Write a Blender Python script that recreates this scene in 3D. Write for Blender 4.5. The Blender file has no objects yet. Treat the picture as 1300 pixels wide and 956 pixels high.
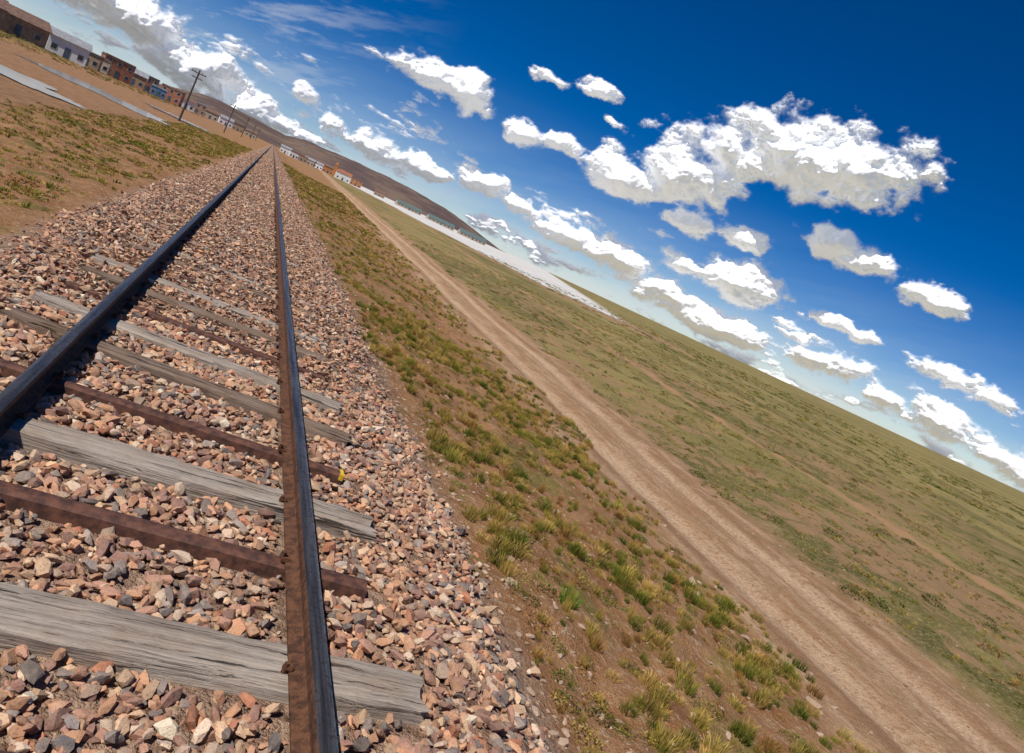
import bpy, bmesh, math, random
import numpy as np
from mathutils import Vector, Matrix
random.seed(5)
rng = np.random.default_rng(7)
scene = bpy.context.scene
scene.view_settings.view_transform = 'Standard'
scene.view_settings.look = 'None'
scene.view_settings.exposure = 0

# ------------------------------------------------------------------ camera
F = 950.0
TH = math.atan(99.6 / F)
PS = math.atan(380.3 / math.hypot(F, 99.6))
RO = math.radians(24.9)
fw = Vector((math.sin(PS) * math.cos(TH), math.cos(PS) * math.cos(TH), -math.sin(TH)))
r0 = Vector((math.cos(PS), -math.sin(PS), 0))
u0 = Vector((math.sin(PS) * math.sin(TH), math.cos(PS) * math.sin(TH), math.cos(TH)))
right = r0 * math.cos(RO) + u0 * math.sin(RO)
up = -r0 * math.sin(RO) + u0 * math.cos(RO)
cam = bpy.data.cameras.new('camera')
camo = bpy.data.objects.new('camera', cam)
scene.collection.objects.link(camo)
m = Matrix.Identity(4)
for i in range(3):
    m[i][0] = right[i]; m[i][1] = up[i]; m[i][2] = -fw[i]
m[0][3], m[1][3], m[2][3] = 0, 0, 1.80
camo.matrix_world = m
cam.sensor_width = 36
cam.sensor_fit = 'HORIZONTAL'
cam.lens = F / 1300 * 36
cam.shift_y = -44.5 / 1300
cam.clip_start = 0.05
cam.clip_end = 40000
scene.camera = camo

# ------------------------------------------------------------------ node expression helper
class E:
    def __init__(s, t, sock): s.t = t; s.k = sock
    def _m(s, op, *a, clamp=False):
        n = s.t.nodes.new('ShaderNodeMath'); n.operation = op; n.use_clamp = clamp
        for i, v in enumerate((s,) + a):
            if isinstance(v, E): s.t.links.new(v.k, n.inputs[i])
            else: n.inputs[i].default_value = v
        return E(s.t, n.outputs[0])
    def __add__(s, o): return s._m('ADD', o)
    def __radd__(s, o): return s._m('ADD', o)
    def __sub__(s, o): return s._m('SUBTRACT', o)
    def __rsub__(s, o): return (s * -1.0) + o
    def __mul__(s, o): return s._m('MULTIPLY', o)
    def __rmul__(s, o): return s._m('MULTIPLY', o)
    def __truediv__(s, o): return s._m('DIVIDE', o)
    def abs(s): return s._m('ABSOLUTE')
    def max(s, o): return s._m('MAXIMUM', o)
    def min(s, o): return s._m('MINIMUM', o)
    def ss(s, a, b, c=0.0, d=1.0):
        n = s.t.nodes.new('ShaderNodeMapRange'); n.interpolation_type = 'SMOOTHSTEP'
        s.t.links.new(s.k, n.inputs[0])
        for i, v in enumerate((a, b, c, d)): n.inputs[i + 1].default_value = v
        return E(s.t, n.outputs[0])

def setin(t, sock, v):
    if isinstance(v, E): t.links.new(v.k, sock)
    else: sock.default_value = v
def vmath(t, op, a, b=None, out=0):
    n = t.nodes.new('ShaderNodeVectorMath'); n.operation = op
    setin(t, n.inputs[0], a)
    if b is not None: setin(t, n.inputs[1], b)
    return E(t, n.outputs[out])
def noise(t, vec, scale, detail=5, rough=0.55, dim='3D', dist=0.0, color=False):
    n = t.nodes.new('ShaderNodeTexNoise'); n.noise_dimensions = dim
    setin(t, n.inputs['Vector'], vec)
    n.inputs['Scale'].default_value = scale; n.inputs['Detail'].default_value = detail
    n.inputs['Roughness'].default_value = rough; n.inputs['Distortion'].default_value = dist
    return E(t, n.outputs[1 if color else 0])
def voro(t, vec, scale, detail=0, feature='F1', dim='3D', out=0, rough=0.5):
    n = t.nodes.new('ShaderNodeTexVoronoi'); n.voronoi_dimensions = dim; n.feature = feature
    setin(t, n.inputs['Vector'], vec)
    n.inputs['Scale'].default_value = scale
    n.inputs['Detail'].default_value = detail
    n.inputs['Roughness'].default_value = rough
    return E(t, n.outputs[out])
def mix(t, fac, a, b, blend='MIX'):
    n = t.nodes.new('ShaderNodeMix'); n.data_type = 'RGBA'; n.blend_type = blend
    def col(v): return v if isinstance(v, E) else (tuple(v) + (1,) if len(v) == 3 else tuple(v))
    setin(t, n.inputs[0], fac); setin(t, n.inputs[6], col(a)); setin(t, n.inputs[7], col(b))
    return E(t, n.outputs[2])
def comb(t, x, y, z):
    n = t.nodes.new('ShaderNodeCombineXYZ')
    for i, v in enumerate((x, y, z)): setin(t, n.inputs[i], v)
    return E(t, n.outputs[0])
def sep(t, v):
    n = t.nodes.new('ShaderNodeSeparateXYZ'); setin(t, n.inputs[0], v)
    return [E(t, n.outputs[i]) for i in range(3)]
def newmat(name):
    m = bpy.data.materials.new(name); m.use_nodes = True
    t = m.node_tree; b = t.nodes['Principled BSDF']
    return m, t, b
def position(t):
    return E(t, t.nodes.new('ShaderNodeNewGeometry').outputs['Position'])
def objco(t):
    return E(t, t.nodes.new('ShaderNodeTexCoord').outputs['Object'])
def bump(t, b, h, strength, dist):
    n = t.nodes.new('ShaderNodeBump')
    n.inputs['Strength'].default_value = strength; n.inputs['Distance'].default_value = dist
    t.links.new(h.k, n.inputs['Height']); t.links.new(n.outputs[0], b.inputs['Normal'])
def attr(t, name):
    n = t.nodes.new('ShaderNodeAttribute'); n.attribute_name = name
    return E(t, n.outputs['Color'])

# ------------------------------------------------------------------ sun + sky
SUN_EL = math.radians(55)
SUN_AZ = math.radians(-124)
sd = Vector((math.sin(SUN_AZ) * math.cos(SUN_EL), math.cos(SUN_AZ) * math.cos(SUN_EL), math.sin(SUN_EL)))
sun = bpy.data.lights.new('sun', 'SUN')
sun.energy = 4.5; sun.angle = math.radians(0.53); sun.color = (1.0, 0.95, 0.87)
suno = bpy.data.objects.new('sun', sun); scene.collection.objects.link(suno)
suno.rotation_euler = (-sd).to_track_quat('-Z', 'Y').to_euler()
suno.location = sd * 50

world = bpy.data.worlds.new('World'); scene.world = world; world.use_nodes = True
t = world.node_tree
bg = t.nodes['Background']
sky = t.nodes.new('ShaderNodeTexSky'); sky.sky_type = 'NISHITA'; sky.sun_disc = False
sky.sun_elevation = SUN_EL; sky.sun_rotation = SUN_AZ
sky.altitude = 3800; sky.air_density = 1.0; sky.dust_density = 0.6; sky.ozone_density = 3.5
hs = t.nodes.new('ShaderNodeHueSaturation'); hs.inputs['Saturation'].default_value = 1.43
hs.inputs['Value'].default_value = 0.80; hs.inputs['Hue'].default_value = 0.509
t.links.new(sky.outputs[0], hs.inputs['Color'])
t.links.new(hs.outputs[0], bg.inputs['Color'])
bg.inputs['Strength'].default_value = 0.1

# ------------------------------------------------------------------ numpy noise
def hsh(a, b, seed):
    n = (a * 374761393 + b * 668265263 + seed * 974634777) & 0xffffffff
    n = ((n ^ (n >> 13)) * 1274126177) & 0xffffffff
    return ((n ^ (n >> 16)) & 0xffff) / 65535.0
def vn(x, y, seed=0):
    xi = np.floor(x).astype(np.int64); yi = np.floor(y).astype(np.int64)
    fx = x - xi; fy = y - yi
    fx = fx * fx * (3 - 2 * fx); fy = fy * fy * (3 - 2 * fy)
    a = hsh(xi, yi, seed); b = hsh(xi + 1, yi, seed); c = hsh(xi, yi + 1, seed); d = hsh(xi + 1, yi + 1, seed)
    return (a * (1 - fx) + b * fx) * (1 - fy) + (c * (1 - fx) + d * fx) * fy
def fbm(x, y, seed=0, o=4, g=0.5):
    s = 0; a = 0.5
    for i in range(o):
        s = s + a * (vn(x, y, seed + i) - 0.5); x, y = x * 1.62 + y * 1.21 + 3.1, y * 1.62 - x * 1.21 + 7.7; a *= g
    return s
def worley(x, y, seed):
    xi = np.floor(x).astype(np.int64); yi = np.floor(y).astype(np.int64)
    d = np.full(x.shape, 9.0)
    for i in (-1, 0, 1):
        for j in (-1, 0, 1):
            cx = xi + i; cy = yi + j
            d = np.minimum(d, (cx + hsh(cx, cy, seed) - x) ** 2 + (cy + hsh(cx, cy, seed + 77) - y) ** 2)
    return d

def add_mesh(name, co, tris, mats, col=None, smooth=False, quads=None, link=True):
    me = bpy.data.meshes.new(name)
    co = np.asarray(co, np.float32)
    idx = np.asarray(quads if quads is not None else tris, np.int32)
    k = idx.shape[1]
    me.vertices.add(len(co)); me.vertices.foreach_set('co', co.ravel())
    me.loops.add(idx.size); me.loops.foreach_set('vertex_index', idx.ravel())
    me.polygons.add(len(idx)); me.polygons.foreach_set('loop_start', np.arange(0, idx.size, k, dtype=np.int32))
    me.update(calc_edges=True)
    if col is not None:
        c = np.ones((len(co), 4), np.float32); c[:, :3] = col
        a = me.color_attributes.new(name='Col', type='FLOAT_COLOR', domain='POINT')
        a.data.foreach_set('color', c.ravel())
    if not smooth: me.shade_flat()
    me.materials.append(mats)
    o = bpy.data.objects.new(name, me)
    if link: scene.collection.objects.link(o)
    return o

# ------------------------------------------------------------------ clouds (azimuth, elevation, half width, half height in degrees)
CL = [(7.9,9.0,2.6,1.4),(10.9,9.1,2.5,1.8),(16.6,12.6,1.5,.6),(19.8,13.2,1.5,.8),(21.7,11.6,.6,.3),(16.3,8.3,1.9,1.1),(18.9,8.9,1.6,1.1),
      (38.6,15.0,5.3,3.5),(34.2,14.9,4.2,2.7),(30.4,13.2,3.4,2.4),(27.9,10.6,4.5,2.6),(24.1,8.6,3.0,1.8),(29.8,7.6,2.0,.9),
      (39.2,10.3,2.6,1.4),(42.8,9.7,3.2,1.3),(47.3,9.0,2.6,.9),(34.0,8.3,2.1,.9),(30.7,4.9,2.7,1.2),(35.0,5.2,3.5,1.7),
      (21.9,2.9,3.3,1.3),(26.2,3.2,3.3,1.6),(31.0,2.2,3.8,1.4),(35.8,1.8,3.6,1.4),(18.2,3.4,2.2,.8),(14.1,3.7,2.7,1.1),(10.4,3.1,2.6,.9),
      (6.0,3.0,3.6,1.1),(.8,3.9,1.2,.6),(-6.5,2.4,3.7,1.6),(-10.2,3.6,4.6,1.9),(-13.9,4.2,4.4,2.0),(-2.8,1.5,3.8,1.1),(42.8,5.1,2.7,.6),(40.9,3.4,2.3,.5),
      (50.0,4.6,2.5,.8),(53.0,4.2,1.5,.6),(42.7,2.1,3.0,1.2),(51.0,1.6,3.1,1.5),(46.9,1.5,2.2,.8),(55.0,1.2,2.8,1.0)]
caz = np.arange(-34, 64, .08); cel = np.arange(-.05, 40, .07)
CA, CE = np.meshgrid(caz, cel)
wu = CA + fbm(CA * .2, CE * .2, 101, 4) * 2.8 + fbm(CA * .8, CE * .9, 111, 4) * .9
wv = CE + fbm(CA * .2, CE * .2, 141, 4) * 1.6 + fbm(CA * .8, CE * .9, 151, 4) * .6
acc = np.zeros_like(CA); wb = np.zeros_like(CA); wsum = np.zeros_like(CA) + 1e-6
for (A, B, a, b) in CL:
    dx = (wu - A) / a; dy = (wv - B) / b; dy = np.where(dy < 0, -1.35 * dy, dy)
    r = np.sqrt(dx * dx + dy * dy)
    acc += np.exp(-r / .10)
    w = np.exp(-r * 1.6); wb += w * b; wsum += w
env = 1 + .10 * np.log(acc + 1e-9); env = np.clip(env, -1.5, 1.2)
sl = wb / wsum
def billow(u, v, seed, o=5, g=.46, f=.42):
    B = 0; a = .5
    for i in range(o):
        B = B + a * (1 - np.clip(worley(u * f + i * 3.3, v * f + i * 5.1, seed + i), 0, 1)); f *= 2.1; a *= g
    return B
Bw = billow(wu, wv * 1.15, 200)
Bs = billow(wu, wv * 1.15, 200, 3, .48)
ff = fbm(CA * .45, CE * .6, 300, 8, .60)
fs = fbm(CA * 1.1, CE * 1.5, 310, 7, .60)
gain = np.interp(sl, [.6, 1.4, 2.4], [.95, 1.15, 1.45])
small = np.interp(sl, [1.0, 2.2], [1, 0])
D1 = env * gain + .9 * (Bw - Bw.mean()) + (1.35 - .6 * small) * ff + 1.1 * small * fs + .05 + .06 * small
Bw2 = billow(wu * 1.9, wv * 3.0, 400, 4)
Bs2 = billow(wu * 1.9, wv * 3.0, 400, 2, .4)
thr = np.interp(CE, [0, 2.0, 4, 6, 9, 12], [-.04, .08, .19, .32, .55, .9]) - np.interp(CA, [-20, -5, 8], [.35, .25, 0]) * np.interp(CE, [0, 12, 22], [.3, 1, 0])
base2 = fbm(CA * .25 + 9, CE * .8, 320, 7, .58)
D2 = (base2 * 1.7 - thr) * 1.3 + .65 * (Bw2 - Bw2.mean()) + .35 * fs
D = np.maximum(D1, D2)
sm = lambda x: (lambda q: q * q * (3 - 2 * q))(np.clip(x, 0, 1))
alpha = sm(D / (.38 + .8 * np.clip(fbm(CA * .3, CE * .3, 371, 3) + .05, 0, .5)))
veil = (.5 + .5 * sm((fbm(CA * .07 + CE * .1, CE * .55 - CA * .12, 350, 6, .6) + .26) / .45)) * np.interp(CE, [0, 1.2, 3, 5, 8, 11], [.62, .46, .26, .14, .05, 0])
vl = sm((fbm(CA * .10 + CE * .2, CE * .8 - CA * .25, 380, 7, .62) + .06) / .3) * sm((10 - CA) / 16) * sm((19 - CE) / 12) * .45
veil = np.maximum(veil, vl)
al = 1 - (1 - alpha) * (1 - veil)
frac = alpha / np.maximum(al, 1e-4)
S = np.clip(.52 * sl, .3, 1.5)
Dp = np.clip(D, 0, 1.6); g = sm(Dp * 1.6)
sq = np.sqrt(Dp + .04) - .2
relief1 = S * (1.7 * sq + (.9 * np.clip(env, 0, 1) + .85 * Bs + .25 * Bw + 1.1 * fbm(CA * .5, CE * .5, 390, 4)) * g)
relief2 = .45 * (1.5 * sq + (.55 * Bs2 + .15 * Bw2) * g)
wgt = sm((D2 - D1) / .6 + .5)
relief = relief1 * (1 - wgt) + relief2 * wgt
RC = 14000.0
rr = RC - relief * RC * math.pi / 180
ca, ce = np.radians(CA), np.radians(CE)
co = np.stack([np.sin(ca) * np.cos(ce) * rr, np.cos(ca) * np.cos(ce) * rr, np.sin(ce) * rr], -1).reshape(-1, 3)
idx = np.arange(CA.size).reshape(CA.shape)
q = np.stack([idx[:-1, :-1], idx[1:, :-1], idx[1:, 1:], idx[:-1, 1:]], -1).reshape(-1, 4)
alf = al.reshape(-1); q = q[(alf[q].max(1) > .002)]
used = np.unique(q); remap = np.zeros(CA.size, np.int64); remap[used] = np.arange(len(used))
# cumulus is sunlit plus some emission, haze emission only: both imitate scattered light
mc, t, b = newmat('cloud_vapour'); t.nodes.remove(b)
ax, fx_, _ = sep(t, attr(t, 'Col'))
df = t.nodes.new('ShaderNodeBsdfDiffuse')
dc = mix(t, fx_, (0, 0, 0), (.80, .80, .81)); t.links.new(dc.k, df.inputs[0])
em = t.nodes.new('ShaderNodeEmission'); em.inputs[0].default_value = (.93, .96, 1, 1)
es_ = fx_ * -.50 + .74; t.links.new(es_.k, em.inputs[1])
ad = t.nodes.new('ShaderNodeAddShader'); tp = t.nodes.new('ShaderNodeBsdfTransparent'); ms = t.nodes.new('ShaderNodeMixShader')
t.links.new(df.outputs[0], ad.inputs[0]); t.links.new(em.outputs[0], ad.inputs[1])
t.links.new(ax.k, ms.inputs[0]); t.links.new(tp.outputs[0], ms.inputs[1]); t.links.new(ad.outputs[0], ms.inputs[2])
t.links.new(ms.outputs[0], t.nodes['Material Output'].inputs[0])
mc.cycles.emission_sampling = 'NONE'
a_ = alf[used]; f_ = frac.reshape(-1)[used]
add_mesh('clouds', co[used], None, mc, np.stack([a_, f_, a_], -1), smooth=True, quads=remap[q])

# ------------------------------------------------------------------ terrain
XS = [-400, -90, -45, -26, -22, -9, -7, -3.2, -2.3, -1.65, 1.65, 2.2, 3.2, 6.3, 7.5, 14, 20, 30, 9000]
ZS = [1.2, 1.0, -.2, -.62, -.70, -.70, -.6, -.45, -.36, -.06, -.06, -.34, -.50, -1.0, -1.05, -1.05, -1.0, -1.0, -1.0]
def road_c(y): return 8.5 + 0.05 * y
def terrain(x, y):
    x = np.asarray(x, float); y = np.asarray(y, float)
    xc = x - 0.076
    z = np.interp(xc, XS, ZS)
    off = np.clip((np.abs(xc) - 2.0) / 0.8, 0, 1)
    rd = np.clip((np.abs(x - road_c(y)) - 1.5) / 1.5, 0.3, 1)
    flat = np.where((xc < -8.5) & (xc > -24), 0.2, 1.0)
    z = z + off * rd * flat * (fbm(x * 1.6, y * 1.6, 3, 4) * 0.26 + fbm(x * 0.25, y * 0.25, 11, 3) * 0.3)
    z = z + off * rd * np.clip((xc - 12) / 40, 0, 1) * fbm(x * 0.03, y * 0.03, 21, 3) * 0.5
    rr = np.abs(x - road_c(y) - .12 * np.sin(y * .35))
    z = z - 0.10 * np.exp(-((rr - 0.85) / 0.26) ** 2)
    return z
def grow(start, step, end, k):
    out = [start]; d = step
    while out[-1] < end:
        d *= k; out.append(out[-1] + d)
    return out
px = grow(15, .1, 12500, 1.06); nx = [-v for v in grow(12, .1, 12500, 1.06)][::-1]
gx = np.array(nx + list(np.arange(-11.9, 15, .1)) + px)
gy = np.array([-v for v in grow(0, .3, 2500, 1.15)][::-1] + list(np.arange(.1, 24, .1)) + grow(24.1, .1, 12500, 1.055))
GX, GY = np.meshgrid(gx, gy)
GZ = terrain(GX, GY)
W, H = len(gx), len(gy)
idx = np.arange(W * H).reshape(H, W)
q = np.stack([idx[:-1, :-1], idx[:-1, 1:], idx[1:, 1:], idx[1:, :-1]], -1).reshape(-1, 4)

mg, t, b = newmat('ground_soil_and_grass')
P = position(t); X, Y, Z = sep(t, P)
n_edge = noise(t, P, 0.9, 5, 0.62) - 0.5
n_big = noise(t, P, 0.12, 3, 0.6) - 0.5
n_mid = noise(t, P, 2.2, 5, 0.65)
n_fine = noise(t, P, 14.0, 4, 0.7)
n_vf = noise(t, P, 70.0, 2, 0.65)
soil = mix(t, n_mid.ss(.3, .7), (.32, .145, .06), (.48, .26, .125))
soil = mix(t, n_fine.ss(.52, .68), soil, (.56, .39, .25))
veg = mix(t, n_mid.ss(.35, .65), (.15, .13, .035), (.28, .20, .06))
veg = mix(t, n_fine.ss(.45, .7), veg, (.38, .28, .10))
pl = noise(t, vmath(t, 'MULTIPLY', P, (1, 0.45, 1)), 0.06, 9, 0.74)
plain = mix(t, pl.ss(.42, .58), (.16, .145, .038), (.36, .285, .095))
pm = noise(t, P, .38, 6, .72)
plain = mix(t, pm.ss(.50, .62, 0, .65), plain, (.09, .095, .024))
plain = mix(t, pm.ss(.36, .46, .65, 0), plain, (.43, .31, .14))
sp1 = voro(t, P, .9, 1)
plain = mix(t, sp1.ss(.10, .34, .85, 0.0) * n_mid.ss(.42, .54), plain, (.07, .066, .022))
sp2 = voro(t, P, 3.6, 1)
plain = mix(t, sp2.ss(.18, .45, .85, 0.0) * n_edge.ss(-.14, .06), plain, (.09, .085, .025))
plain = mix(t, n_fine.ss(.46, .62, 0, .7), plain, (.42, .32, .145))
plain_soil = (n_mid * .35 + n_edge * .65 + .33 + n_big * .6).ss(.49, .58)
near_plain = X.ss(10, 60, 1.0, 0.12)
plain = mix(t, plain_soil * near_plain * 0.9, plain, (.44, .265, .14))
patch = (n_edge * .8 + n_mid * .2 + .4 + n_big * .25).ss(.53, .63)
emb = mix(t, patch, soil, veg)
isplain = (X + n_edge * 2.0 - (Y * 0.05)).ss(9.8, 11.2)
col = mix(t, isplain, emb, plain)
yard = ((X * -1.0) - Y * 0.03 + n_edge * 3.0).ss(6.4, 7.6) * ((X * -1.0) + n_edge * 6 - Y * 0.05).ss(28, 34, 1.0, 0.0)
streak = noise(t, vmath(t, 'MULTIPLY', P, (1, .12, 1)), 4.0, 5, .7)
dirt = mix(t, n_mid.ss(.3, .7), (.34, .175, .085), (.48, .28, .15))
dirt = mix(t, streak.ss(.45, .62, 0, .55), dirt, (.25, .125, .065))
col = mix(t, yard, col, dirt)
leftfar = ((X * -1.0) + n_edge * 6 - Y * 0.05).ss(29, 36)
col = mix(t, leftfar, col, mix(t, n_mid.ss(.4, .6), (.15, .12, .035), (.27, .18, .08)))
sy = (Y * .35)._m('SINE') * .12
rc = (X - (Y * 0.05 + 8.5) - sy)
rd = rc.abs() + n_edge * 3.4 + n_mid * 1.0 - .5
road = rd.ss(1.5, 2.8, 1.0, 0.0)
rcol = mix(t, n_mid.ss(.3, .7), (.44, .235, .115), (.62, .38, .21))
rcol = mix(t, streak.ss(.42, .60, 0, .7), rcol, (.74, .51, .32))
rut = (rc.abs() - 0.85).abs().ss(.12, .38, 1.0, 0.0)
rcol = mix(t, rut * 0.55, rcol, (.78, .55, .36))
rsh = (rc.abs() - 1.35).abs().ss(.05, .35, .7, 0.0) * n_mid.ss(.4, .55)
rcol = mix(t, rsh, rcol, (.32, .17, .085))
rcen = rc.abs().ss(.1, .45, .6, 0.0) * n_mid.ss(.45, .6)
rcol = mix(t, rcen, rcol, (.34, .21, .09))
rcol = mix(t, n_fine.ss(.48, .64) * .7, rcol, (.36, .19, .095))
col = mix(t, road, col, rcol)
tc = (X - ((Y - 30.0).max(0.0) * 0.12 + 21.9)).abs() + n_edge * 1.7
col = mix(t, tc.ss(.05, .8, .95, 0.0), col, (.54, .31, .16))
salt = (X + n_edge * 5).ss(52, 58) * (X - (Y - 146.0) * .40 + n_big * 16).ss(76, 84, 1.0, 0.0) * Y.ss(126, 142)
saltc = mix(t, (n_big + .5).ss(.54, .72), (.82, .79, .74), (.55, .46, .37))
col = mix(t, salt, col, saltc)
bare = (X + n_edge * 8).ss(42, 50) * X.ss(78, 100, 1.0, 0.0) * Y.ss(95, 130) * pl.ss(.40, .52)
col = mix(t, bare * (salt * -1.0 + 1.0) * .85, col, (.44, .26, .15))
gr = ((X - 0.076).abs() + n_edge * .7).ss(2.1, 2.45, 1.0, 0.0)
vc = E(t, t.nodes.new('ShaderNodeTexVoronoi').outputs['Color']); vcn = vc.k.node
vcn.inputs['Scale'].default_value = 17; t.links.new(P.k, vcn.inputs['Vector'])
vsx = sep(t, vc)[0]
col = mix(t, gr, col, mix(t, vsx, (.24, .14, .095), (.52, .35, .24)))
col = mix(t, n_vf.ss(.3, .7, .0, .4), col, (.07, .05, .03))
t.links.new(col.k, b.inputs['Base Color'])
b.inputs['Roughness'].default_value = 0.95
b.inputs['Specular IOR Level'].default_value = 0.1
bump(t, b, n_fine * .7 + n_vf * .3 + n_mid * .5 + streak * road * .4, 1.0, 0.08)
ground = add_mesh('ground', np.stack([GX, GY, GZ], -1).reshape(-1, 3), None, mg, smooth=True, quads=q)

# ------------------------------------------------------------------ instancing into one mesh
def rotz_tilt(n, tilt):
    def rz(a):
        R = np.zeros((n, 3, 3)); R[:, 0, 0] = np.cos(a); R[:, 0, 1] = -np.sin(a); R[:, 1, 0] = np.sin(a); R[:, 1, 1] = np.cos(a); R[:, 2, 2] = 1
        return R
    b_ = rng.normal(0, tilt, n); cb, sb = np.cos(b_), np.sin(b_)
    Rx = np.zeros((n, 3, 3)); Rx[:, 0, 0] = 1; Rx[:, 1, 1] = cb; Rx[:, 1, 2] = -sb; Rx[:, 2, 1] = sb; Rx[:, 2, 2] = cb
    return rz(rng.uniform(0, 2 * np.pi, n)) @ Rx @ rz(rng.uniform(0, 2 * np.pi, n))
def scatter(name, variants, pos, scl, R, col, mat, smooth=False):
    n = len(pos); pick = rng.integers(0, len(variants), n)
    cs, ts, cc = [], [], []; base = 0
    for i, (V, T, C) in enumerate(variants):
        s = pick == i; k = s.sum()
        if k == 0: continue
        v = V[None] * scl[s][:, None, :]
        v = np.matmul(v, R[s].transpose(0, 2, 1)) + pos[s][:, None, :]
        tt = T[None] + (np.arange(k) * len(V))[:, None, None] + base
        c = C[None] * col[s][:, None, :]
        cs.append(v.reshape(-1, 3)); ts.append(tt.reshape(-1, 3)); cc.append(c.reshape(-1, 3)); base += k * len(V)
    return add_mesh(name, np.concatenate(cs), np.concatenate(ts), mat, np.concatenate(cc), smooth)
def hull_stone(npts, seed):
    r = np.random.default_rng(seed)
    p = r.normal(size=(npts, 3)); p /= np.linalg.norm(p, axis=1)[:, None]
    p *= r.uniform(.78, 1.06, (npts, 1)); p *= np.array([1.0, r.uniform(.62, .9), r.uniform(.5, .75)])
    bm = bmesh.new()
    for v in p: bm.verts.new(v)
    res = bmesh.ops.convex_hull(bm, input=bm.verts)
    dele = [g for g in res['geom_interior'] + res['geom_unused'] if isinstance(g, bmesh.types.BMVert) and g.is_valid]
    if dele: bmesh.ops.delete(bm, geom=list(set(dele)), context='VERTS')
    bmesh.ops.triangulate(bm, faces=bm.faces)
    bmesh.ops.recalc_face_normals(bm, faces=bm.faces)
    bm.verts.index_update()
    V = np.array([v.co[:] for v in bm.verts]); T = np.array([[v.index for v in f.verts] for f in bm.faces])
    bm.free()
    return V, T, np.ones((len(V), 3))

TIES = [(1.98, 1.96, 's', .13), (2.64, 2.62, 'w', .26), (3.45, 3.37, 's', .13), (4.07, 4.07, 'w', .24), (4.86, 4.74, 's', .12),
        (5.84, 5.50, 'b', .20), (6.52, 6.28, 'w', .22), (7.2, 7.05, 's', .12), (7.95, 7.8, 'b', .20), (8.65, 8.6, 'w', .22)]
y = 9.3; kinds = 'sbwswbswbw'; i = 0
while y < 70:
    TIES.append((y + random.uniform(-.05, .12), y + random.uniform(-.08, .03), kinds[i % 10], .12 if kinds[i % 10] == 's' else .22)); y += .68 + random.uniform(-.05, .05); i += 1
y = 1.3
while y > -8:
    TIES.append((y, y, 'w' if i % 2 else 's', .22 if i % 2 else .13)); y -= .68; i += 1
XL, XR = -.674, .826

mst, t, b = newmat('ballast_stone')
c = attr(t, 'Col'); P = position(t)
n1 = noise(t, P, 28, 4, .65); n2 = noise(t, P, 130, 2, .6)
c2 = mix(t, n1.ss(.35, .7, 0, .5), c, mix(t, .5, c, (.56, .40, .28)))
c2 = mix(t, n2.ss(.5, .7, 0, .4), c2, (.08, .05, .035))
t.links.new(c2.k, b.inputs['Base Color']); b.inputs['Roughness'].default_value = .9
b.inputs['Specular IOR Level'].default_value = .15
bump(t, b, n1 + n2 * .5, .7, .006)
PAL = np.array([[.53, .29, .175], [.64, .42, .26], [.44, .235, .16], [.32, .175, .135], [.54, .38, .27], [.23, .185, .16], [.59, .31, .175], [.36, .29, .25], [.76, .57, .41], [.45, .18, .10], [.15, .13, .125]])
PW = np.array([.17, .16, .13, .12, .11, .065, .125, .05, .055, .045, .03]); PW /= PW.sum()
def stone_cols(n):
    return np.minimum(PAL[rng.choice(len(PAL), n, p=PW)] * rng.uniform(.62, 1.22, (n, 1)), .8)
vn_near = [hull_stone(20, s) for s in range(14)]
vn_far = [hull_stone(9, 50 + s) for s in range(10)]
def ballast(y0, y1, dens, r0_, r1_):
    n = int(4.7 * (y1 - y0) * dens)
    x = rng.uniform(-2.35, 2.35, n) + .076; y = rng.uniform(y0, y1, n)
    lim = 1.97 + fbm(x * 0 + 3, y * 1.3, 9, 4) * .9 + fbm(x * 0 + 3, y * 6, 19, 2) * .5 + rng.exponential(.10, n)
    keep = np.abs(x - .076) < lim
    r = rng.uniform(r0_, r1_, n) * rng.choice([.6, 1, 1.3], n, p=[.4, .42, .18])
    bury = np.interp(y, [4.5, 5.5, 8, 12, 16], [.015, .08, .28, .7, .95]) * np.where(fbm(x * 1.2, y * 1.2, 61, 3) > -.02, 1.25, .5)
    for a, b_, k, w in TIES:
        if max(a, b_) < y0 - 1 or min(a, b_) > y1 + 1: continue
        f = (x + 1.174) / 2.5
        cy = a + (b_ - a) * f
        hit = (np.abs(y - cy) < w / 2 + r * .5) & (np.abs(x - .076) < 1.25 + r * .4)
        keep &= ~(hit & (rng.uniform(0, 1, n) > bury))
    hitr = (np.abs(x - XL) < .06 + r * .5) | (np.abs(x - XR) < .06 + r * .5)
    keep &= ~hitr
    x, y, r = x[keep], y[keep], r[keep]; n = len(x)
    lift = np.interp(y, [5, 12], [0, .035])
    z = terrain(x, y) + rng.uniform(-.02, .026, n) + r * .35 + lift * (np.abs(x - .076) < 1.6)
    sc = np.stack([r * rng.uniform(.9, 1.4, n), r * rng.uniform(.8, 1.1, n), r * rng.uniform(.75, 1.1, n)], -1)
    return [np.stack([x, y, z], -1), sc, rotz_tilt(n, .6), stone_cols(n)]
A = ballast(-1, 7, 900, .021, .041)
o1 = scatter('gravel_ballast', vn_near, *A, mst)
parts = [ballast(7, 30, 470, .026, .045), ballast(30, 60, 170, .04, .06), ballast(60, 120, 60, .05, .08)]
cat = [np.concatenate([p[i] for p in parts]) for i in range(4)]
o2 = scatter('far_stones', vn_far, *cat, mst); o2.parent = o1

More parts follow.
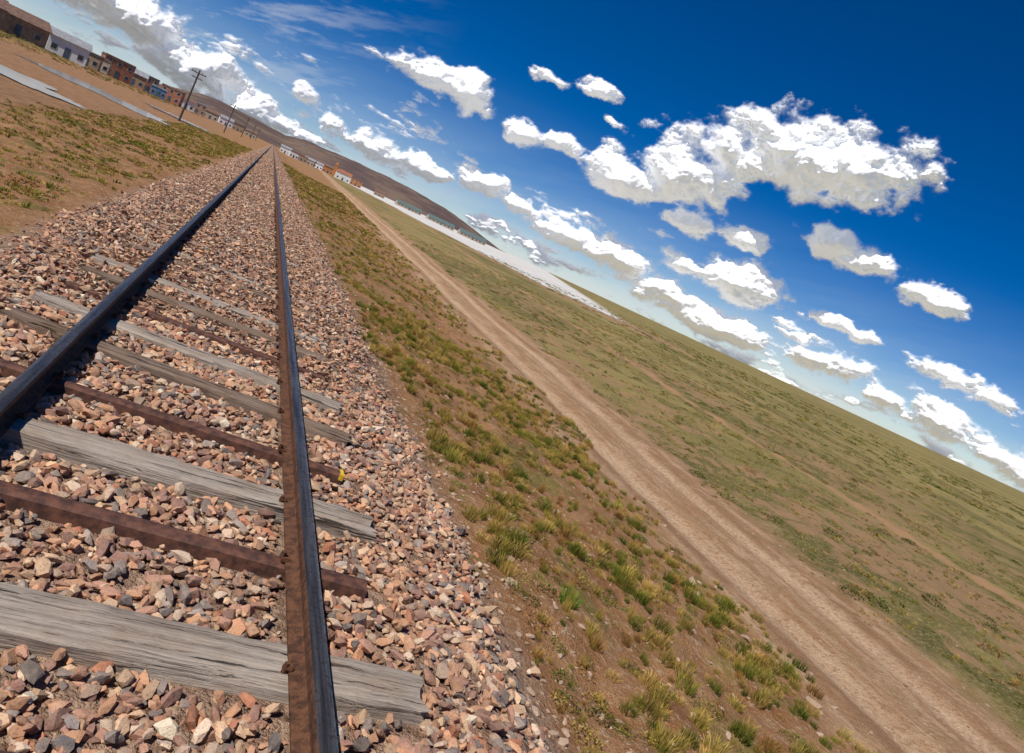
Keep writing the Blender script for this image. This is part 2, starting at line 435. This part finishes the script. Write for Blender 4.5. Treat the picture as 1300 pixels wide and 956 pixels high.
n = 4200
x = rng.uniform(2.2, 13, n); y = 2 + 40 * rng.uniform(0, 1, n) ** 1.6
r = rng.exponential(.010, n) + .007
x = np.where(rng.uniform(0, 1, n) < .5, 2.1 + rng.exponential(.6, n), x)
big = np.array([[6.3, 6.9, .13], [6.6, 7.4, .10], [6.4, 5.9, .10], [6.55, 6.2, .08], [6.1, 7.9, .09], [2.6, 4.6, .07], [2.8, 5.1, .06], [6.7, 5.2, .10], [4.1, 7.0, .07]])
x = np.concatenate([x, big[:, 0]]); y = np.concatenate([y, big[:, 1]]); r = np.concatenate([np.minimum(r, .04), big[:, 2]]); n = len(x)
rk = rng.uniform(.75, 1.15, (n, 1)) * np.array([.44, .31, .22])
scatter('rocks', vn_near, np.stack([x, y, terrain(x, y) + r * .1], -1), np.stack([r * 1.2, r, r * .8], -1), rotz_tilt(n, .3), rk, mst)

# ------------------------------------------------------------------ track
track = bpy.data.objects.new('railway_track', None); scene.collection.objects.link(track)
mrust, t, b = newmat('rail_rust'); P = position(t)
n1 = noise(t, P, 22, 6, .65); n2 = noise(t, P, 90, 3, .6)
c = mix(t, n1.ss(.35, .65), (.05, .023, .014), (.14, .06, .03)); c = mix(t, n2.ss(.5, .75, 0, .5), c, (.20, .10, .055))
t.links.new(c.k, b.inputs['Base Color']); b.inputs['Roughness'].default_value = .8; b.inputs['Specular IOR Level'].default_value = .25
bump(t, b, n1 + n2, .4, .004)
mtop, t, b = newmat('rail_worn_steel'); P = position(t)
n1 = noise(t, vmath(t, 'MULTIPLY', P, (30, .8, 1)), 2.0, 4, .6); n2 = noise(t, P, 40, 4, .6)
c = mix(t, n1.ss(.3, .7), (.07, .06, .055), (.22, .20, .18)); c = mix(t, n2.ss(.5, .68, 0, .7), c, (.06, .038, .028))
t.links.new(c.k, b.inputs['Base Color']); b.inputs['Metallic'].default_value = .75
t.links.new(n2.ss(.3, .7, .25, .5).k, b.inputs['Roughness'])
prof = [(-.065, 0), (-.065, .010), (-.022, .024), (-.009, .036), (-.009, .098), (-.020, .108), (-.036, .114), (-.037, .136), (-.033, .144), (-.024, .1485), (0, .150),
        (.024, .1485), (.033, .144), (.037, .136), (.036, .114), (.020, .108), (.009, .098), (.009, .036), (.022, .024), (.065, .010), (.065, 0)]
def rail(name, x0):
    ys = [-30, 0, 3, 6, 10, 20, 50, 150, 500, 1500]
    bm = bmesh.new(); rings = []
    for yy in ys: rings.append([bm.verts.new((x0 + p[0], yy, .015 + p[1])) for p in prof])
    L = len(prof)
    for a, c_ in zip(rings[:-1], rings[1:]):
        for i in range(L - 1):
            f = bm.faces.new((a[i], a[i + 1], c_[i + 1], c_[i])); f.material_index = 1 if 8 <= i <= 11 else 0
    bmesh.ops.recalc_face_normals(bm, faces=bm.faces)
    me = bpy.data.meshes.new(name); bm.to_mesh(me); bm.free()
    me.materials.append(mrust); me.materials.append(mtop)
    o = bpy.data.objects.new(name, me); scene.collection.objects.link(o); o.parent = track
    me.shade_smooth(); me.set_sharp_from_angle(angle=math.radians(35))
rail('rail_1', XL); rail('rail_2', XR)

def wood_mat(name, c1, c2, c3, c4):
    m_, t, b = newmat(name); P = objco(t)
    oi = E(t, t.nodes.new('ShaderNodeObjectInfo').outputs['Random'])
    P2 = vmath(t, 'ADD', P, comb(t, oi * 37.0, oi * 11.0, 0.0))
    g = noise(t, vmath(t, 'MULTIPLY', P2, (1.3, 30, 30)), 1.0, 6, .7, dist=.9)
    g2 = noise(t, vmath(t, 'MULTIPLY', P2, (3.0, 110, 110)), 1.0, 3, .7)
    g3 = noise(t, P2, 5, 5, .65)
    c = mix(t, g.ss(.35, .65), c1, c2); c = mix(t, g3.ss(.45, .65, 0, .7), c, c3)
    c = mix(t, noise(t, P2, 1.7, 3, .6).ss(.4, .65, 0, .5), c, c4)
    crack = g.ss(.33, .42, 1, 0)
    c = mix(t, crack * .85, c, (.04, .028, .02)); c = mix(t, g2.ss(.30, .44, .6, 0), c, (.08, .055, .04))
    t.links.new(c.k, b.inputs['Base Color']); b.inputs['Roughness'].default_value = .9; b.inputs['Specular IOR Level'].default_value = .15
    bump(t, b, g * 1.0 + g2 * .5 - crack * 1.2, 1.0, .015)
    return m_
mwood = wood_mat('weathered_grey_wood', (.25, .20, .16), (.46, .38, .31), (.35, .26, .19), (.50, .43, .36))
mwoodb = wood_mat('weathered_brown_wood', (.13, .085, .058), (.28, .20, .145), (.20, .125, .08), (.30, .23, .18))
mtie, t, b = newmat('rusty_steel_tie'); P = position(t)
n1 = noise(t, P, 18, 6, .65)
c = mix(t, n1.ss(.35, .65), (.05, .02, .014), (.15, .06, .035)); t.links.new(c.k, b.inputs['Base Color']); b.inputs['Roughness'].default_value = .75
bump(t, b, n1, .5, .005)
my, t, b = newmat('yellow_paint'); c = mix(t, noise(t, position(t), 60, 4).ss(.4, .7), (.75, .50, .03), (.45, .27, .04)); t.links.new(c.k, b.inputs['Base Color'])

def tie(a, b_, kind, w, i):
    N_, L = 60, 2.5 + random.uniform(-.06, .04)
    if kind == 's': L = 2.28
    hz = .018 if kind != 's' else .012
    if kind == 's': sec = [(-w / 2, -.10), (-w / 2 + .012, hz - .012), (-w / 2 + .03, hz), (w / 2 - .03, hz), (w / 2 - .012, hz - .012), (w / 2, -.10)]
    else: sec = [(-w / 2, -.15), (-w / 2, -.03), (-w / 2 + .004, hz - .012), (-w / 2 + .018, hz - .002), (-w / 5, hz), (0, hz + .002), (w / 5, hz + .001), (w / 2 - .018, hz - .002), (w / 2 - .004, hz - .012), (w / 2, -.03), (w / 2, -.15)]
    sec = np.array(sec); ph = random.uniform(0, 50); am = 0.15 if kind == 's' else 1
    xx = np.linspace(-L / 2, L / 2, N_ + 1)
    XX, KK = np.meshgrid(xx, np.arange(len(sec)), indexing='ij')
    e = fbm(XX * 3 + ph, KK * .8 + ph, 5, 3) * .045 * am
    e2 = fbm(XX * 10 + ph, KK * 1.7, 8, 3) * .03 * am
    endw = (vn(KK * 1.3 + ph, KK * 0 + ph, 2) * .08 - .04) * am
    X2 = XX - endw * np.clip((np.abs(XX) - L / 2 + .1) / .1, 0, 1) * np.sign(XX)
    co = np.stack([X2, sec[None, :, 0] + e, sec[None, :, 1] + e2 * .6], -1)
    K = len(sec); ids = np.arange(co.shape[0] * K).reshape(-1, K)
    faces = np.stack([ids[:-1, :-1], ids[1:, :-1], ids[1:, 1:], ids[:-1, 1:]], -1).reshape(-1, 4).tolist() + [ids[0].tolist(), ids[-1][::-1].tolist()]
    me = bpy.data.meshes.new('tie'); me.from_pydata(co.reshape(-1, 3).tolist(), [], faces)
    bm = bmesh.new(); bm.from_mesh(me); bmesh.ops.recalc_face_normals(bm, faces=bm.faces); bm.to_mesh(me); bm.free()
    me.materials.append({'w': mwood, 'b': mwoodb, 's': mtie}[kind]); me.shade_smooth(); me.set_sharp_from_angle(angle=math.radians(40))
    o = bpy.data.objects.new(('steel_tie_%d' if kind == 's' else 'wooden_tie_%d') % i, me); scene.collection.objects.link(o)
    o.location = (.076 + (0 if kind != 's' else -.03), (a + b_) / 2, random.uniform(-.004, .004) - float(np.interp(a, [4.5, 7, 10], [0, .012, .03]))); o.rotation_euler = (random.uniform(-.01, .01), 0, math.atan2(b_ - a, 2.5))
    o.parent = track
for i, (a, b_, k, w) in enumerate(TIES): tie(a, b_, k, w, i)
bm = bmesh.new()
def bbox(bm, cx, cy, cz, sx, sy, sz, rot=0, bev=0):
    r = bmesh.ops.create_cube(bm, size=1, matrix=Matrix.Translation((cx, cy, cz)) @ Matrix.Rotation(rot, 4, 'Z') @ Matrix.Diagonal((sx, sy, sz, 1)))
    if bev:
        es = list({e for v in r['verts'] for e in v.link_edges}); bmesh.ops.bevel(bm, geom=es, offset=bev, segments=2, affect='EDGES')
for a, b_, k, w in TIES:
    if a > 25 or a < -3: continue
    for rx in (XL, XR):
        cy = a + (b_ - a) * (rx + 1.174) / 2.5
        for sg in (-1, 1):
            if k == 's':
                bbox(bm, rx + sg * .068, cy, .030, .05, .06, .022, .1, .005)
                bmesh.ops.create_cone(bm, cap_ends=True, segments=6, radius1=.014, radius2=.014, depth=.03, matrix=Matrix.Translation((rx + sg * .085, cy, .050)))
            else:
                oy = cy + sg * w * .22
                bbox(bm, rx + sg * .072, oy, .036, .045, .026, .022, .2 * sg, .006)
                bmesh.ops.create_cone(bm, cap_ends=True, segments=8, radius1=.012, radius2=.010, depth=.05, matrix=Matrix.Translation((rx + sg * .082, oy, .03)))
me = bpy.data.meshes.new('spikes'); bm.to_mesh(me); bm.free(); me.materials.append(mrust)
o = bpy.data.objects.new('rail_spikes', me); scene.collection.objects.link(o); o.parent = track
bm = bmesh.new(); bbox(bm, 1.175, 4.74, -.008, .035, .10, .05, 0, .006)
me = bpy.data.meshes.new('yp'); bm.to_mesh(me); bm.free(); me.materials.append(my)
o = bpy.data.objects.new('painted_tie_end', me); scene.collection.objects.link(o); o.parent = track

# ------------------------------------------------------------------ vegetation
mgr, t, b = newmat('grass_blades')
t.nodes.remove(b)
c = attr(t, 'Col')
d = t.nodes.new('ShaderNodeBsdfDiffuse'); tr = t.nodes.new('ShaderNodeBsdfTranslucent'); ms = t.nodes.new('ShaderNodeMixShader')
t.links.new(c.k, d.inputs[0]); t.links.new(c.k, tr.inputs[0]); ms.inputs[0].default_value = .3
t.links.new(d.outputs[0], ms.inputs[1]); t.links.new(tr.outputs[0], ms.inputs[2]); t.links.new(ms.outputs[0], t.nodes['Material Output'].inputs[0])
def tuft(nb, seed, width, rad=.45):
    r = np.random.default_rng(seed); V = []; T = []; C = []
    for i in range(nb):
        a = r.uniform(0, 2 * np.pi); rr = rad * math.sqrt(r.uniform(0, 1)); bx, by = rr * math.cos(a), rr * math.sin(a)
        lean = r.normal(0, .18, 2) + np.array([bx, by]) * 1.1
        h = r.uniform(.45, 1.0) * (1 - .35 * rr / rad); w = width * r.uniform(.6, 1.3); pa = r.uniform(0, np.pi); wx, wy = math.cos(pa) * w, math.sin(pa) * w
        k = len(V)
        V += [(bx - wx, by - wy, -.05), (bx + wx, by + wy, -.05), (bx + lean[0] * .4 * h + wx * .7, by + lean[1] * .4 * h + wy * .7, h * .6),
              (bx + lean[0] * .4 * h - wx * .7, by + lean[1] * .4 * h - wy * .7, h * .6), (bx + lean[0] * h, by + lean[1] * h, h * .97)]
        T += [(k, k + 1, k + 2), (k, k + 2, k + 3), (k + 3, k + 2, k + 4)]
        g = r.uniform(.75, 1.25)
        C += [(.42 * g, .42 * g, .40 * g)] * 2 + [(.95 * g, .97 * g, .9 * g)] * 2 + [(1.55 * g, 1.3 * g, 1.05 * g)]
    return np.array(V), np.array(T), np.array(C)
def cushion(nb, seed, size):
    r = np.random.default_rng(seed); V = []; T = []; C = []
    for i in range(nb):
        a = r.uniform(0, 2 * np.pi); e = math.acos(r.uniform(0, 1)); rr = r.uniform(.65, 1.05)
        p = np.array([math.sin(e) * math.cos(a), math.sin(e) * math.sin(a), math.cos(e) * .75]) * rr
        u = r.normal(size=3); u /= np.linalg.norm(u); w = r.normal(size=3); w /= np.linalg.norm(w)
        k = len(V); V += [p - u * size * .5, p + u * size * .5, p + w * size + np.array([0, 0, size * .4])]; T.append((k, k + 1, k + 2))
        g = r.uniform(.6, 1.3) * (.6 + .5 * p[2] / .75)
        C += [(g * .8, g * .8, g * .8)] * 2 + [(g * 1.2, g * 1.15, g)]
    return np.array(V), np.array(T), np.array(C)
T_near = [tuft(100, s, .022) for s in range(6)]
T_far = [tuft(20, 20 + s, .06) for s in range(6)]
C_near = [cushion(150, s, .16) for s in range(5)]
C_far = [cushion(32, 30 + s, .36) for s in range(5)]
GP = np.array([[.43, .33, .085], [.29, .27, .055], [.55, .38, .125], [.17, .19, .035], [.38, .21, .07], [.12, .145, .028], [.16, .27, .03]])
def vegcol(n, w):
    w = np.array(w, float); w = w / w.sum()
    return GP[rng.choice(len(GP), n, p=w)] * rng.uniform(.75, 1.25, (n, 1))
def place(x0, x1, y0, y1, dens, thr, seed, fx=None):
    n = int((x1 - x0) * (y1 - y0) * dens)
    x = rng.uniform(x0, x1, n); y = rng.uniform(y0, y1, n)
    if fx is not None: x, y, k0 = fx(x, y); x, y = x[k0], y[k0]
    k = fbm(x * 1.1, y * 1.1, seed, 4) + rng.normal(0, .06, len(x)) > thr
    return x[k], y[k]
def vegmass(name, sets):
    objs = []
    for i, (vari, x, y, r, h, w) in enumerate(sets):
        n = len(x)
        s = rng.uniform(.5, 1.5, n); sc = np.stack([r * s, r * s, h * s * rng.uniform(.8, 1.2, n)], -1)
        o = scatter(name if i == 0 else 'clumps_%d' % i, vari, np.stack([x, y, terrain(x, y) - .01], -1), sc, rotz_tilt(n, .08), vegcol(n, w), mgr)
        if i: o.parent = objs[0]
        objs.append(o)
def notroad(x, y):
    return x, y, (np.abs(x - road_c(y)) > 1.9 + fbm(x, y, 71, 3) * 2.2) & (np.abs(x - 22) > .6)
embf = lambda x, y: (x, y, (x < 6.85 + .05 * y + fbm(x * 0, y * .8, 4, 3) * 1.8) & (x > 2.4 + fbm(x * 0 + 7, y * .9, 14, 3) * .8))
e1 = place(2.1, 8.4, 2, 18, 32, .01, 31, embf)
e2 = place(2.1, 8.4, 2, 18, 20, .03, 32, embf)
e3 = place(2.1, 11.5, 18, 60, 15, .015, 31, embf)
e4 = place(2.1, 14, 60, 140, 5, 0, 31, embf)
e5 = place(2.1, 8.4, 2, 18, 24, -.05, 33, embf)
e6 = place(2.1, 8.4, 2, 40, 16, .17, 35, embf)
vegmass('embankment_grass', [(T_near, *e1, .12, .13, [5, 5, 4, 2.5, 1.2, 1.2, .3]), (C_near, *e2, .08, .06, [2, 3, 1, 3, 2, 2, .5]),
                             (T_far, *e3, .14, .14, [5, 4, 4, 2, 1.2, 1.2, .3]), (C_far, *e4, .22, .16, [5, 3, 4, 1, 1, .5, 0]), (T_near, *e5, .05, .10, [4, 2, 4, 1, 3, .4, .2]), (C_near, *e6, .09, .035, [0, 0, 0, 1, 0, 1, 6])])
p1_ = place(9.5, 30, 3, 28, 15, .03, 41, notroad)
p2_ = place(9.5, 50, 28, 85, 4, .03, 41, notroad)
p3_ = place(9.5, 30, 3, 28, 7, .02, 43, notroad)
p4_ = place(9.5, 40, 3, 50, .6, 0, 44, notroad)
p5_ = place(50, 150, 20, 200, .25, .02, 45, notroad)
vegmass('plain_vegetation', [(C_far, *p1_, .06, .035, [5, 4, 3, 2, 1, 1.5, .3]), (C_far, *p2_, .14, .07, [4, 3, 2, 3, 1, 1.5, 0]), (T_far, *p3_, .09, .09, [5, 3, 5, 1, 1, .5, 0]), (C_near, *p4_, .17, .12, [0, 1, 0, 3, 1, 3, 0]), (C_far, *p5_, .4, .18, [2, 3, 1, 4, 1, 3, 0])])
lf = lambda x, y: (x, y, (x > -7.3 - .03 * y + fbm(x * 0, y * .5, 6, 3) * 2) & (x < -2.5 + fbm(x * 0, y * .9, 16, 3) * .8))
l1 = place(-9, -2.2, 4, 30, 20, .02, 51, lf)
l2 = place(-9, -2.2, 4, 30, 11, .04, 52, lf)
l3 = place(-12, -2.2, 30, 130, 9, -.0, 51, lf)
vegmass('trackside_grass', [(T_far, *l1, .11, .11, [5, 5, 4, 1.5, 1, 1, 0]), (C_far, *l2, .12, .06, [3, 3, 2, 2, 1, 2, .3]), (C_far, *l3, .2, .12, [5, 4, 4, 1, 1, 1, 0])])
f1x = -30 - 60 * rng.uniform(0, 1, 2500); f1y = 60 + 300 * rng.uniform(0, 1, 2500)
vegmass('yard_scrub', [(C_far, f1x, f1y, .4, .25, [3, 3, 1, 2, 2, 1, 0])])

# ------------------------------------------------------------------ puddles
mw, t, b = newmat('puddle_water'); b.inputs['Base Color'].default_value = (.42, .37, .31, 1); b.inputs['Roughness'].default_value = .08; b.inputs['IOR'].default_value = 1.33
def puddle(x0, y0, x1, y1, w):
    N_ = 120; d = Vector((x1 - x0, y1 - y0)); L = d.length; d /= L; nrm = Vector((-d.y, d.x)); c = Vector(((x0 + x1) / 2, (y0 + y1) / 2))
    a = np.linspace(0, 2 * np.pi, N_, endpoint=False)
    k = 1 + 1.5 * fbm(3 + 2.0 * np.cos(a) + x0, 3 + 2.0 * np.sin(a) + y0, 3, 5)
    X_ = c.x + d.x * np.cos(a) * L / 2 * k + nrm.x * np.sin(a) * w / 2 * k; Y_ = c.y + d.y * np.cos(a) * L / 2 * k + nrm.y * np.sin(a) * w / 2 * k
    zz = float(np.percentile(terrain(X_, Y_), 90)) + .03
    me = bpy.data.meshes.new('puddle'); me.from_pydata([(x, y, zz) for x, y in zip(X_, Y_)], [], [list(range(N_))])
    me.materials.append(mw)
    o = bpy.data.objects.new('puddle', me); scene.collection.objects.link(o)
puddle(-9.4, 45, -19, 50, 9); puddle(-11.3, 76, -21, 92, 12); puddle(-10.8, 120, -15, 135, 12)

# ------------------------------------------------------------------ hill
AZK = [-12, -9, -6, -4.25, -2, .5, 1.9, 5.5, 8, 10.5, 13, 15.5, 17.9, 19]
ELK = [0, .35, .9, 1.08, 1.0, .88, 1.2, 1.38, 1.28, 1.18, 1.0, .55, .06, 0]
aa = np.linspace(-12, 19, 400); dd = np.linspace(2300, 4300, 60)
AA, DD = np.meshgrid(aa, dd)
hx = np.sin(np.radians(AA)) * DD; hy = np.cos(np.radians(AA)) * DD
u = (DD - 2300) / 2000
hh = 3300 * np.tan(np.radians(np.interp(AA, AZK, ELK))) * np.sin(np.pi * np.clip(u, 0, 1)) ** .9
hh = hh * (1 + .6 * fbm(hx / 260, hy / 260, 5, 5)) * 1.0 - 2.5
idx = np.arange(AA.size).reshape(AA.shape)
q = np.stack([idx[:-1, :-1], idx[:-1, 1:], idx[1:, 1:], idx[1:, :-1]], -1).reshape(-1, 4)
mh, t, b = newmat('hill_soil_hazed'); P = position(t)
c = mix(t, noise(t, P, .006, 6, .6).ss(.4, .62), (.115, .082, .078), (.20, .14, .105)); c = mix(t, noise(t, P, .02, 6, .6).ss(.5, .65, 0, .6), c, (.085, .075, .07))  # soil tones lifted and slightly blued, painting distance haze into the colour
t.links.new(c.k, b.inputs['Base Color']); b.inputs['Roughness'].default_value = 1; b.inputs['Specular IOR Level'].default_value = 0
add_mesh('hill', np.stack([hx, hy, hh], -1).reshape(-1, 3), None, mh, smooth=True, quads=q)

# ------------------------------------------------------------------ buildings
MC = {}
def cmat(name, c, rough=.85, var=.25):
    if name in MC: return MC[name]
    m_, t, b = newmat(name); P = position(t)
    n1 = noise(t, P, 1.2, 6, .65); d_ = tuple(v * (1 - var * 1.6) for v in c); l_ = tuple(min(.85, v * (1 + var * .5)) for v in c)
    cc = mix(t, n1.ss(.3, .7), d_, l_); t.links.new(cc.k, b.inputs['Base Color']); b.inputs['Roughness'].default_value = rough
    MC[name] = m_; return m_
glass = cmat('dark_window_glass', (.03, .035, .045), .15, .1)
def obj_from(bm, name, mat, parent):
    me = bpy.data.meshes.new(name); bm.to_mesh(me); bm.free(); me.materials.append(mat)
    o = bpy.data.objects.new(name, me); scene.collection.objects.link(o); o.parent = parent; return o
def building(name, azd, dist, w, dpt, h, wall, roof, kind='gable', face=0, storeys=1, nwin=3):
    a = math.radians(azd); x, y = math.sin(a) * dist, math.cos(a) * dist
    e = bpy.data.objects.new(name, None); scene.collection.objects.link(e)
    e.location = (x, y, float(terrain(x, y)) - .15); e.rotation_euler = (0, 0, -a + math.radians(face))
    bm = bmesh.new(); bbox(bm, 0, 0, h / 2, w, dpt, h)
    if kind == 'gable':
        rh = dpt * .22
        for sx in (-1, 1):
            vs = [bm.verts.new((sx * w / 2, -dpt / 2, h)), bm.verts.new((sx * w / 2, dpt / 2, h)), bm.verts.new((sx * w / 2, 0, h + rh))]
            bm.faces.new(vs)
    obj_from(bm, 'walls', wall, e)
    bm = bmesh.new()
    if kind == 'gable':
        ov = .35
        for sy in (-1, 1):
            v = [(-w / 2 - ov, 0, h + rh + .05), (w / 2 + ov, 0, h + rh + .05), (w / 2 + ov, sy * (dpt / 2 + ov), h + .05 - rh * ov / (dpt / 2)), (-w / 2 - ov, sy * (dpt / 2 + ov), h + .05 - rh * ov / (dpt / 2))]
            lo = [bm.verts.new(p) for p in v]; hi = [bm.verts.new((p[0], p[1], p[2] + .1)) for p in v]
            bm.faces.new(lo); bm.faces.new(hi)
            for k in range(4): bm.faces.new((lo[k], lo[(k + 1) % 4], hi[(k + 1) % 4], hi[k]))
        bmesh.ops.recalc_face_normals(bm, faces=bm.faces)
    else:
        bbox(bm, 0, 0, h + .08, w + .3, dpt + .3, .16)
        for sx in (-1, 1): bbox(bm, sx * (w / 2 - .1), 0, h + .36, .2, dpt - .41, .4)
        for sy in (-1, 1): bbox(bm, 0, sy * (dpt / 2 - .1), h + .362, w, .2, .404)
    obj_from(bm, 'roof', roof, e)
    bm = bmesh.new(); bf = bmesh.new()
    for s in range(storeys):
        zz = 1.5 + s * 2.7
        for k in range(nwin):
            xx = -w / 2 + w * (k + .5) / nwin
            if s == 0 and k == nwin // 2: continue
            for sy in (-1, 1):
                bbox(bf, xx, sy * (dpt / 2 + .02), zz, 1.2, .08, 1.15); bbox(bm, xx, sy * (dpt / 2 + .04), zz, 1.0, .06, .95)
        for sx in (-1, 1): bbox(bm, sx * (w / 2 + .02), 0, zz, .06, 1.0, .95)
    obj_from(bf, 'window_frames', cmat('pale_frame', (.5, .48, .44)), e); obj_from(bm, 'windows', glass, e)
    bm = bmesh.new(); bbox(bm, -w / 2 + w * (nwin // 2 + .5) / nwin, -dpt / 2 - .03, 1.1, 1.1, .1, 2.2); obj_from(bm, 'door', cmat('door_paint', (.08, .12, .16)), e)
    return e
mud = cmat('mud_brick_wall', (.38, .25, .16)); brick = cmat('red_brick_wall', (.40, .17, .10)); wht = cmat('white_wall', (.80, .78, .74), .85, .06)
tan = cmat('tan_wall', (.50, .40, .29)); rust_roof = cmat('rusty_metal_roof', (.22, .13, .09), .6); grey_roof = cmat('grey_metal_roof', (.36, .36, .37), .4)
org = cmat('orange_wall', (.52, .22, .08)); blue_roof = cmat('grey_green_roof', (.13, .19, .18), .6); dark_roof = cmat('dark_roof', (.10, .09, .09)); bluew = cmat('blue_wall', (.07, .20, .38))
L = [('mud_brick_house', -18.6, 165, 10, 7, 3.5, mud, rust_roof, 'gable', 10), ('mud_brick_house', -16.2, 180, 10, 7, 3.4, mud, rust_roof, 'gable', 15),
     ('mud_brick_house', -14.8, 195, 5, 5, 2.8, tan, dark_roof, 'flat', 5),
     ('white_house', -13.3, 195, 7.5, 6, 3.6, wht, grey_roof, 'gable', 5), ('mud_brick_house', -12.1, 225, 6, 6, 3.2, mud, dark_roof, 'flat', -5),
     ('mud_brick_house', -11.4, 240, 5, 5, 3.4, tan, rust_roof, 'flat', -5),
     ('brick_house', -10.5, 255, 8, 6, 5.1, brick, rust_roof, 'flat', 12), ('mud_brick_house', -9.4, 280, 7, 6, 4.0, mud, grey_roof, 'gable', 0),
     ('brick_house', -8.6, 305, 6, 6, 5.1, brick, dark_roof, 'flat', 10), ('blue_house', -7.8, 300, 5, 5, 3.2, bluew, grey_roof, 'flat', 0),
     ('brick_house', -7.0, 340, 8, 6, 5.1, brick, rust_roof, 'flat', -10), ('white_house', -6.1, 360, 7, 6, 3.8, wht, rust_roof, 'gable', 10),
     ('brick_house', -5.3, 420, 8, 6, 5.1, mud, grey_roof, 'flat', 0), ('mud_brick_house', -4.4, 470, 9, 7, 4, tan, rust_roof, 'gable', 0),
     ('white_house', -3.4, 560, 9, 7, 4.5, wht, grey_roof, 'gable', 10), ('mud_brick_house', -2.5, 600, 8, 7, 4.5, mud, dark_roof, 'flat', 0), ('white_house', -1.6, 620, 8, 7, 4, tan, rust_roof, 'gable', 0)]
for (nm, a, d_, w, dp, h, wl, rf, kd, fc) in L: building(nm, a, d_, w, dp, h, wl, rf, kd, fc, 2 if h > 5 else 1)
R = [('white_house', .9, 620, 8, 6, 4.5, wht, grey_roof, 'gable', 0), ('white_house', 1.5, 560, 6, 6, 4, wht, rust_roof, 'flat', 10), ('mud_brick_house', 2.1, 600, 8, 6, 4.2, mud, rust_roof, 'flat', 0),
     ('white_house', 2.7, 600, 8, 6, 4, tan, grey_roof, 'gable', -10), ('white_house', 3.4, 620, 7, 6, 4, wht, grey_roof, 'gable', -10), ('orange_house', 4.1, 600, 8, 7, 5.0, org, rust_roof, 'gable', 0),
     ('orange_house', 6.2, 600, 9, 7, 5.2, org, rust_roof, 'flat', 5), ('mud_brick_house', 8.1, 700, 10, 7, 4.2, mud, rust_roof, 'gable', 0)]
for (nm, a, d_, w, dp, h, wl, rf, kd, fc) in R: building(nm, a, d_, w, dp, h, wl, rf, kd, fc, 2 if h > 5 else 1)
for a, d_, w in ((10.4, 760, 26), (13.0, 700, 26), (15.6, 640, 24)):
    building('warehouse', a, d_, w, 12, 2.8, tan, blue_roof, 'gable', 12, 1, 7)
e = building('church', 5.2, 560, 11, 9, 5.0, wht, cmat('terracotta_roof', (.40, .15, .07)), 'gable', 5, 1, 3)
bm = bmesh.new(); bbox(bm, -6.6, 0, 4.3, 2.2, 2.6, 8.6); obj_from(bm, 'tower', org, e)
bm = bmesh.new(); bmesh.ops.create_cone(bm, cap_ends=True, segments=4, radius1=2.1, radius2=.05, depth=2.4, matrix=Matrix.Translation((-6.6, 0, 9.8)) @ Matrix.Rotation(math.pi / 4, 4, 'Z')); obj_from(bm, 'spire', MC['terracotta_roof'], e)

# ------------------------------------------------------------------ telephone poles
mp = wood_mat('pole_wood', (.06, .045, .035), (.13, .10, .08), (.10, .07, .05), (.12, .10, .085))
poles = [(-12.8, 26), (-12, 113), (-11.3, 200), (-10.6, 287), (-10, 375), (-9.5, 462)]
for (x, y) in poles:
    e = bpy.data.objects.new('telephone_pole', None); scene.collection.objects.link(e); e.location = (x, y, float(terrain(x, y))); e.rotation_euler = (0, .02, 0)
    bm = bmesh.new(); bmesh.ops.create_cone(bm, cap_ends=True, segments=12, radius1=.15, radius2=.10, depth=7.6, matrix=Matrix.Translation((0, 0, 3.5))); obj_from(bm, 'pole', mp, e)
    bm = bmesh.new(); bbox(bm, 0, -.12, 6.85, 1.9, .1, .13, 0, .01); bbox(bm, 0, -.12, 6.2, 1.4, .1, .13, 0, .01); obj_from(bm, 'crossarms', mp, e)
    bm = bmesh.new()
    for k in (-.85, -.45, .45, .85): bmesh.ops.create_cone(bm, cap_ends=True, segments=8, radius1=.06, radius2=.04, depth=.18, matrix=Matrix.Translation((k, -.12, 7.0)))
    obj_from(bm, 'insulators', cmat('insulator', (.25, .3, .28), .3), e)
cu = bpy.data.curves.new('wires', 'CURVE'); cu.dimensions = '3D'; cu.bevel_depth = .005
for off in (-.85, -.45, .45, .85):
    for (a, b_) in zip(poles[:-1], poles[1:]):
        sp = cu.splines.new('POLY'); sp.points.add(12)
        for i in range(13):
            s = i / 12; x = a[0] + (b_[0] - a[0]) * s; y = a[1] + (b_[1] - a[1]) * s
            sp.points[i].co = (x + off, y - .12, -.7 + 7.1 - 4 * .9 * s * (1 - s), 1)
cu.materials.append(dark_roof)
o = bpy.data.objects.new('telephone_wires', cu); scene.collection.objects.link(o)
